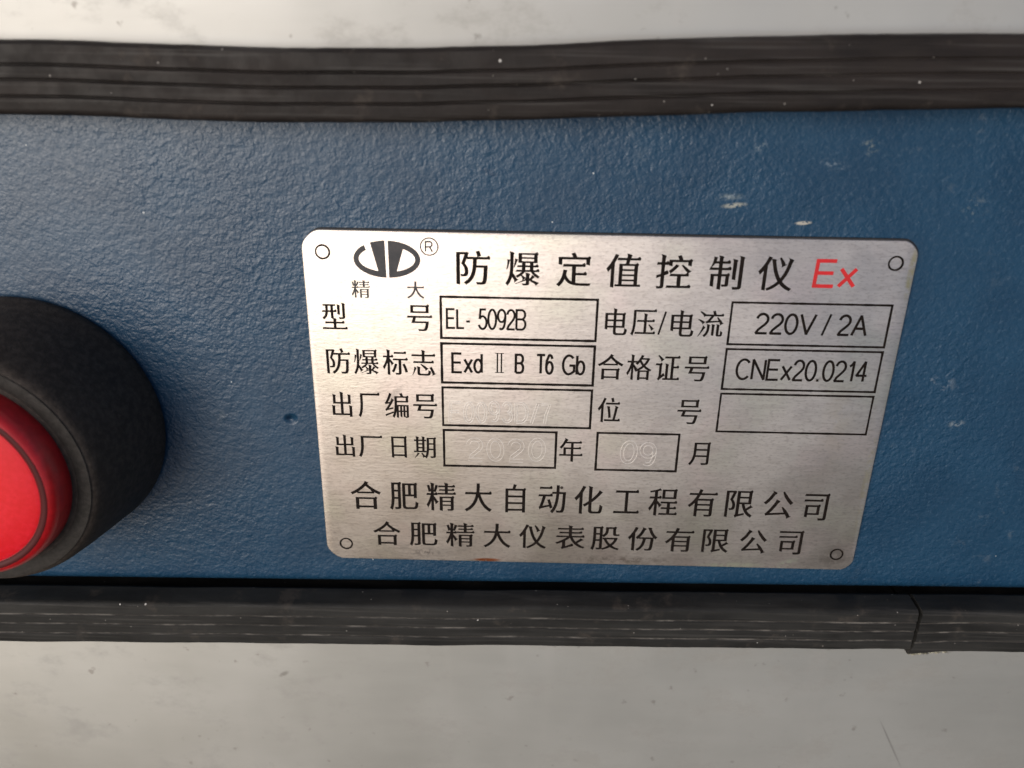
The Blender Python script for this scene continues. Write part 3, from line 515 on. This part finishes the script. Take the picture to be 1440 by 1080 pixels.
 '程': '538,744 828,744 828,538 538,538|456,787 456,495 913,495 913,737 935,775 905,817 843,787|452,202 438,155 638,155 638,2 385,6 371,-42 969,-42 981,-2 947,40 884,2 724,2 724,155 925,155 937,194 903,236 840,198 724,198 724,341 947,341 959,381 925,423 862,385 429,389 415,341 638,341 638,198|357,826 323,801 273,785 219,770 161,756 102,744 44,733 48,724 55,704 57,696 206,722 206,547 53,551 39,499 201,499 175,431 150,373 121,315 90,262 59,214 25,171 39,149 53,124 65,96 95,135 121,174 147,218 171,264 195,313 206,339 208,-55 292,-73 292,342 305,325 326,298 345,271 362,247 364,204 455,287 395,307 404,310 375,340 342,374 310,405 292,422 292,499 417,499 429,543 395,585 332,547 292,547 292,741 318,747 351,756 382,766 419,766',
 '有': '383,832 377,809 366,777 355,744 338,699 67,703 53,651 317,651 278,577 240,514 197,455 150,399 97,349 39,303 55,285 72,264 86,244 119,269 149,293 178,319 206,346 232,375 249,395 251,-56 335,-74 335,130 742,130 742,16 734,-14 728,-16 705,-18 671,-18 628,-18 580,-16 586,-30 594,-56 597,-66 653,-66 694,-65 727,-64 755,-61 777,-61 812,-44 824,-20 828,14 828,463 850,501 820,543 758,513 334,513 356,551 372,579 387,608 407,651 945,651 957,695 923,737 860,699 428,699 468,811|335,300 742,300 742,173 335,173|335,342 335,467 742,467 742,342',
 '限': '86,788 88,-55 165,-73 165,742 302,742 288,697 276,660 263,621 249,582 235,543 221,507 254,464 277,427 293,392 302,359 308,329 309,301 307,272 299,242 279,216 282,216 264,211 204,212 210,200 215,177 216,168 246,167 268,168 289,170 307,172 325,173 342,177 363,195 378,222 386,255 388,294 386,327 380,361 369,397 352,435 327,474 297,511 314,553 331,596 349,641 365,685 382,729 396,770 354,795 333,789|805,557 805,411 522,411 522,557|805,598 522,598 522,741 805,741|435,-81 448,-69 465,-58 495,-47 539,-33 604,-15 701,12 699,59 522,16 522,367 603,367 636,259 674,171 720,94 776,27 841,-29 917,-74 931,-52 948,-28 961,-15 924,7 890,32 857,58 826,87 799,119 773,154 799,170 828,189 858,208 888,229 916,250 955,262 883,332 867,301 837,276 804,252 771,228 742,208 727,236 715,264 703,295 692,326 680,367 889,367 889,735 911,773 881,815 819,785 436,785 436,53 429,14 421,-4 403,-20 415,-39 426,-62',
 '公': '300,821 316,773 287,739 249,667 205,598 157,535 105,478 51,429 74,412 100,392 120,373 176,427 230,488 281,555 328,629 371,706 408,729 424,757 394,777|649,803 617,790 642,717 680,634 734,559 789,489 846,426 902,371 921,395 943,418 965,438 911,486 857,544 803,609 752,679 695,744|153,-6 181,2 220,9 286,15 393,24 554,35 771,49 798,7 815,-22 831,-50 832,-94 955,-30 895,-10 896,18 859,73 818,132 771,190 717,243 666,290 636,277 644,259 662,229 679,199 695,167 711,136 738,98 260,71 318,141 367,206 415,276 462,348 507,422 556,481 445,535 419,454 373,373 326,298 283,234 247,183 221,150 195,118 173,93 154,71 131,56 139,37 149,8',
 '司': '99,591 85,543 704,543 716,583 682,625 619,587|92,769 78,715 806,715 806,34 798,1 790,-2 770,-4 743,-4 709,-4 670,-3 628,-2 635,-19 644,-48 647,-62 705,-62 749,-61 786,-59 816,-55 840,-54 872,-41 885,-23 891,-3 894,32 894,715 916,753 886,795 824,765|238,368 549,368 549,159 238,159|153,413 155,52 238,34 238,115 634,115 634,363 656,401 626,443 564,413',
 '表': '247,-80 264,-67 285,-54 322,-40 381,-20 468,8 595,49 598,92 564,134 501,96 341,23 341,255 364,272 393,293 420,315 446,337 471,360 489,380 533,283 589,194 655,116 732,50 821,-1 925,-40 933,-26 951,-2 962,11 916,27 871,50 829,76 788,102 750,131 714,163 746,183 779,205 813,228 846,253 878,277 918,292 833,352 821,324 794,301 765,276 734,252 703,229 674,208 653,235 633,263 615,293 599,323 584,354 566,396 940,396 952,435 918,477 855,439 542,439 542,550 864,550 876,586 842,628 779,590 542,590 542,697 908,697 920,736 886,778 823,740 542,740 546,779 562,807 532,827 438,847 454,799 454,740 109,744 95,697 454,697 454,590 160,594 146,550 454,550 454,439 69,443 55,396 410,396 346,343 289,303 228,266 166,230 102,198 41,175 52,163 69,141 78,128 117,143 151,157 187,170 223,185 252,201 252,56 245,18 236,2 216,-13 228,-34 240,-59',
 '股': '101,792 101,444 100,366 97,283 90,197 78,112 59,31 33,-36 57,-51 78,-67 100,-82 121,-32 138,22 151,79 162,138 169,199 176,270 313,270 313,17 306,-10 304,-12 206,-12 211,-26 218,-51 220,-61 271,-60 305,-59 331,-55 352,-54 381,-37 389,-19 393,15 393,742 415,780 385,822 323,792|181,746 313,746 313,558 181,558|181,511 313,511 313,318 179,318 181,444|512,791 512,692 510,656 505,620 493,582 472,545 441,509 394,475 410,459 428,438 441,419 495,459 535,501 563,547 581,595 590,643 593,690 593,743 752,743 752,571 756,522 765,496 779,486 837,478 902,478 927,479 955,484 951,527 903,521 856,521 835,535 833,570 833,741 855,779 825,821 763,791|813,339 792,292 772,257 750,223 726,192 700,162 672,136 644,163 618,193 594,225 573,259 553,294 531,339|419,387 419,339 450,337 464,312 482,276 504,234 529,194 556,157 585,122 616,89 582,66 546,45 509,23 471,4 431,-11 391,-22 399,-35 411,-59 416,-72 465,-56 507,-40 550,-25 592,-7 632,16 670,42 707,15 746,-8 788,-27 832,-43 876,-59 928,-75 936,-61 951,-37 961,-25 918,-13 875,1 834,19 796,41 761,65 728,88 766,127 802,169 835,215 864,266 889,321 907,372 863,391 849,387',
 '份': '766,761 782,789 752,809 667,814 683,766 705,714 735,633 770,561 812,497 862,439 922,383 936,408 954,430 973,449 920,496 877,547 839,604 808,667 782,739|251,828 227,763 195,689 158,618 118,552 76,492 30,436 46,412 62,385 75,358 100,387 122,414 143,442 155,460 157,-57 242,-75 242,603 257,633 275,668 291,704 306,740 321,777 331,805|479,823 495,775 475,740 447,669 414,603 375,543 331,490 280,442 297,421 314,397 328,374 353,396 376,418 389,432 389,389 519,389 504,287 483,205 454,133 415,71 365,17 301,-27 319,-44 338,-65 352,-82 423,-31 480,28 526,98 561,179 586,272 605,389 771,389 764,265 757,175 750,107 742,59 734,27 721,1 696,-17 693,-18 588,-13 594,-25 600,-49 601,-61 643,-62 675,-63 703,-62 725,-61 749,-58 771,-54 794,-40 810,-16 823,25 834,85 842,167 850,276 857,414 858,437 395,437 440,495 476,548 508,605 536,666 561,730 583,737 599,765 569,785'
}
def glyph(ch): return [[tuple(map(int, p.split(','))) for p in loop.split()] for loop in GLYPHS[ch].split('|')]
def han(items, mat=INK, weight=0.0, name='printed_character', label=None, z=.014):
    """Chinese characters, each (char, x0, x1, y0, y1) in mm on the plate"""
    for ch, x0, x1, y0, y1 in items:
        out = bmesh.new(); G = glyph(ch)
        gx = [p[0] for L in G for p in L]; gy = [p[1] for L in G for p in L]
        ax, bx, ay, by = min(gx), max(gx), min(gy), max(gy)
        cu = bpy.data.curves.new('temp_character', 'CURVE'); cu.dimensions = '2D'; cu.fill_mode = 'BOTH'
        cu.extrude = .012
        for L in G:
            sp = cu.splines.new('POLY'); sp.points.add(len(L) - 1); sp.use_cyclic_u = True
            for i, (px, py) in enumerate(L):
                sp.points[i].co = (x0 + (x1 - x0) * (px - ax) / (bx - ax), y0 + (y1 - y0) * (py - ay) / (by - ay), 0, 1)
        tmp = bpy.data.objects.new('temp_character', cu); COL.objects.link(tmp)
        dg = bpy.context.evaluated_depsgraph_get()
        me = bpy.data.meshes.new_from_object(tmp.evaluated_get(dg))
        me.transform(Matrix.Translation((0, 0, z - .012)))
        out.from_mesh(me)
        if weight > 0:
            for sp in cu.splines:
                ribbon(out, [(p.co[0], p.co[1]) for p in sp.points], 2 * weight, -.02, z - .001, True)
        bpy.data.objects.remove(tmp); bpy.data.meshes.remove(me); bpy.data.curves.remove(cu)
        for f in out.faces: f.material_index = 0
        obj(name, out, mat, plate, label)

# title and company lines
def line(s, cells, y0, y1): return [(c, a, b, y0, y1) for c, (a, b) in zip(s, cells)]
han(line('防爆定值控制仪', [(-24.7,-19.2),(-16.6,-11.1),(-8.2,-2.7),(-.1,5.5),(8.1,13.8),(16.7,22.2),(24.7,30.3)], 23.05, 28.7), weight=.06, name='title_character')
latin('Ex', 33.7, 40.9, 23.65, 28.5, .62, RED_INK, 'red_letter', 'red letter', slant=.03, gap=.12)
han(line('型号电压', [(-47.5,-43.3),(-33.1,-28.9),(.2,3.9),(4.6,8.7)], 14.75, 19.4) + line('电流', [(11.25,15.1),(15.8,20.0)], 14.72, 19.32), weight=.042)
latin('/', 9.1, 10.55, 14.9, 19.1, .33, INK)
han(line('防爆标志合格证号', [(-47.3,-43.2),(-42.6,-38.4),(-37.6,-33.3),(-32.6,-28.5),(-.55,3.75),(4.4,8.6),(9.35,13.5),(14.35,18.5)], 6.6, 11.25), weight=.042)
han(line('出厂编号位号', [(-46.95,-43.4),(-42.3,-38.5),(-37.55,-33.4),(-32.6,-28.4),(-.1,3.85),(13.85,18.0)], -1.6, 3.12), weight=.042)
han(line('出厂日期', [(-46.9,-43.4),(-42.7,-38.4),(-36.75,-34.0),(-32.7,-28.75)], -9.6, -5.25) + [('年', -6.55, -2.4, -9.65, -4.95), ('月', 16.8, 20.4, -9.8, -5.15)], weight=.042)
han([(c, a, b, y, t) for c, (a, b), y, t in zip('合肥精大自动化工程有限公司',
    [(-44.7,-39.2),(-37.5,-32.3),(-30.7,-25.3),(-23.6,-18.7),(-16.1,-12.4),(-10.0,-5.05),(-3.35,1.8),(3.9,8.6),(10.35,15.65),(17.6,22.8),(24.45,29.5),(31.45,36.75),(38.8,43.3)],
    [-20.55]*7 + [-20.2] + [-20.55]*4 + [-20.8], [-14.65]*7 + [-15.2] + [-14.8]*4 + [-15.1])], weight=.05, name='company_character')
han(line('合肥精大仪表股份有限公司',
    [(-40.9,-35.9),(-34.1,-28.9),(-27.2,-21.9),(-20.1,-15.1),(-13.4,-8.4),(-6.5,-1.1),(.15,5.4),(7.1,12.5),(14.1,19.35),(21.05,25.95),(28.1,33.05),(35.3,39.8)], -28.4, -23.2), weight=.05, name='company_character')
# values in the boxes
latin('EL-', -26.6, -22.3, 15.2, 18.9, .38, INK, gap=.13)
latin('5092B', -21.2, -12.9, 15.15, 18.95, .38, INK, gap=.11)
latin('Exd', -25.8, -20.2, 7.1, 11.0, .44, INK, gap=.13)
bm = bmesh.new()   # roman numeral two
for x in (-17.85, -17.15): ribbon(bm, [(x, 7.45), (x, 10.95)], .26, -.02, .013)
for y in (7.42, 10.98): ribbon(bm, [(-18.25, y), (-16.75, y)], .13, -.02, .016)
obj('printed_character', bm, INK, plate)
latin('B', -14.9, -13.1, 7.25, 11.0, .44, INK)
latin('T6', -11.3, -8.1, 7.2, 11.05, .44, INK, gap=.10)
latin('Gb', -6.8, -2.55, 7.15, 11.05, .44, INK, gap=.13)
latin('220V', 25.3, 35.5, 15.35, 19.2, .45, INK, gap=.13)
latin('/', 36.5, 38.05, 15.3, 19.25, .38, INK)
latin('2A', 39.1, 44.2, 15.35, 19.2, .45, INK, gap=.13)
latin('CNEx20.0214', 23.0, 45.75, 6.95, 11.0, .43, INK, gap=.12)
# logo caption, registered mark
han([('精', -42.2, -39.15, 20.35, 23.4), ('大', -32.95, -30.15, 20.45, 23.35)], INK_LOGO, weight=.03, name='logo_character')
bm = bmesh.new()
ribbon(bm, arc(-29.12, 29.25, 1.42, 1.42, 0, 360, 40)[:-1], .22, -.02, .012, True)
for st in LAT['R'][1]: ribbon(bm, [(-29.72 + px * 1.9, 28.42 + py * 1.65) for px, py in st], .26, -.02, .014)
obj('registered_mark', bm, INK_LOGO, plate)
# logo: an oval split into an open C with a wedge and a D with a hole
EC = (-36.1, 27.02); EA, EB = 5.49, 3.12; IA, IB = 4.62, 2.12
def on(x, a, b, s): return EC[1] + s * b * math.sqrt(max(0, 1 - ((x - EC[0]) / a) ** 2))
def ang(x, y, a, b): return math.degrees(math.atan2((y - EC[1]) / b, (x - EC[0]) / a))
outerL = arc(*EC, EA, EB, ang(-36.37, 30.13, EA, EB), ang(-38.77, on(-38.77, EA, EB, 1), EA, EB), 6)
innerL = arc(*EC, IA, IB, ang(-37.6, on(-37.6, IA, IB, -1), IA, IB) + 360, ang(-39.45, on(-39.45, IA, IB, 1), IA, IB), 18)
outer2 = arc(*EC, EA, EB, ang(-39.75, on(-39.75, EA, EB, 1), EA, EB), ang(-36.3, on(-36.3, EA, EB, -1), EA, EB) + 360, 26)
outerR = arc(*EC, EA, EB, ang(-35.84, on(-35.84, EA, EB, -1), EA, EB), ang(-35.86, on(-35.86, EA, EB, 1), EA, EB), 36)
innerR = arc(*EC, IA, IB, ang(-34.55, on(-34.55, IA, IB, -1), IA, IB), ang(-33.4, on(-33.4, IA, IB, 1), IA, IB), 20)
def fill(loops, name, mat, z=.014):
    cu = bpy.data.curves.new('temp_shape', 'CURVE'); cu.dimensions = '2D'; cu.fill_mode = 'BOTH'; cu.extrude = .012
    for L in loops:
        sp = cu.splines.new('POLY'); sp.points.add(len(L) - 1); sp.use_cyclic_u = True
        for i, p in enumerate(L): sp.points[i].co = (p[0], p[1], 0, 1)
    tmp = bpy.data.objects.new('temp_shape', cu); COL.objects.link(tmp)
    me = bpy.data.meshes.new_from_object(tmp.evaluated_get(bpy.context.evaluated_depsgraph_get()))
    me.transform(Matrix.Translation((0, 0, z - .012)))
    bm = bmesh.new(); bm.from_mesh(me); bpy.data.objects.remove(tmp); bpy.data.curves.remove(cu)
    return obj(name, bm, mat, plate)
o = fill([outerL + innerL + outer2], 'logo_half', INK_LOGO); o['label'] = 'left half of the oval logo, an open C with a wedge'
o = fill([outerR, innerR], 'logo_half', INK_LOGO); o['label'] = 'right half of the oval logo, a D with a hole'

# corner rings and boxed fields, with slightly uneven printed edges
def printed_loop(name, pts, w, seed):
    bm = bmesh.new(); n = len(pts); V = []
    for i in range(n):
        p0, p, p1 = Vector(pts[i-1]), Vector(pts[i]), Vector(pts[(i+1) % n])
        d0 = (p - p0).normalized(); d1 = (p1 - p).normalized(); nn = Vector((-(d0.y + d1.y), d0.x + d1.x)).normalized()
        c = max(.6, nn.dot(Vector((-d0.y, d0.x))))
        ww = w * (1 + .25 * noise.noise(Vector((p.x * .6, p.y * .6, seed))) + .18 * noise.noise(Vector((p.x * 3, p.y * 3, seed))))
        V.append([(p.x + nn.x * ww / 2 / c, p.y + nn.y * ww / 2 / c), (p.x - nn.x * ww / 2 / c, p.y - nn.y * ww / 2 / c)])
    V.append(V[0])
    loft(bm, [[(a[0], a[1], -.02), (b[0], b[1], -.02), (b[0], b[1], .013), (a[0], a[1], .013)] for a, b in V], cap=False)
    return obj(name, bm, INK, plate)
for k, (x, y) in enumerate(((-46.6, 28.05), (46.65, 28.0), (-46.25, -28.3), (46.6, -28.2))):
    printed_loop('printed_ring', arc(x, y, 1.12, 1.12, 0, 360, 40)[:-1], .33, k)
for k, (x0, x1, y0, y1) in enumerate(((-27.42, -1.25, 13.56, 20.84), (-27.42, -1.28, 5.36, 12.58), (-27.38, -1.32, -2.88, 4.42), (-27.3, -7.22, -11.02, -3.84),
                                      (21.1, 47.5, 13.5, 20.88), (21.1, 47.48, 5.24, 12.62), (21.1, 47.46, -2.94, 4.36), (.12, 14.63, -11.17, -3.74))):
    pts = []
    for (ax, ay), (bx, by) in (((x0, y0), (x1, y0)), ((x1, y0), (x1, y1)), ((x1, y1), (x0, y1)), ((x0, y1), (x0, y0))):
        n = int(math.dist((ax, ay), (bx, by)) / .6)
        pts += [(ax + (bx - ax) * i / n, ay + (by - ay) * i / n) for i in range(n)]
    printed_loop('printed_box', pts, .42 if k < 4 or k == 7 else .37, 10 + k)

# numbers punched into the steel: thin raised rims, coloured paler than the plate as highlights
def stamped(text, x0, x1, y0, y1, fat, label, rim=.055):
    gap = .24
    adv = [LAT[c][0] + gap for c in text]; tot = sum(adv) - gap; H = y1 - y0 - fat; sx = (x1 - x0 - fat) / tot
    bm = bmesh.new(); x = 0
    rs = random.Random(len(text))
    for c, a in zip(text, adv):
        jy = rs.uniform(-.16, .16); sk = rs.uniform(-.05, .05)
        for st in LAT[c][1]:
            pts = [Vector((x0 + fat / 2 + (x + px) * sx + sk * py * H, y0 + fat / 2 + py * H + jy)) for px, py in st]
            n = len(pts)
            for side in (1, -1):
                off = []
                for i in range(n):
                    t = (pts[min(i+1, n-1)] - pts[max(i-1, 0)]).normalized()
                    off.append(pts[i] + Vector((-t.y, t.x)) * side * fat / 2)
                rings = []
                for i in range(n):
                    t = (off[min(i+1, n-1)] - off[max(i-1, 0)])
                    t = t.normalized() if t.length > 1e-6 else Vector((1, 0)); m = Vector((-t.y, t.x)) * rim
                    p = off[i]
                    rings.append([(p.x + m.x, p.y + m.y, -.01), (p.x + m.x * .4, p.y + m.y * .4, .024), (p.x - m.x * .4, p.y - m.y * .4, .024), (p.x - m.x, p.y - m.y, -.01)])
                loft(bm, rings)
        x += a
    return obj('stamped_number', bm, STAMP, plate, label)
stamped('E0093D/7', -26.4, -8.2, -2.2, 1.85, .42, 'faint stamped serial number', rim=.07)
stamped('2020', -23.2, -9.1, -9.9, -5.2, .62, 'faint stamped year 2020')
stamped('09', 4.3, 11.0, -10.0, -5.3, .6, 'faint stamped month 09')
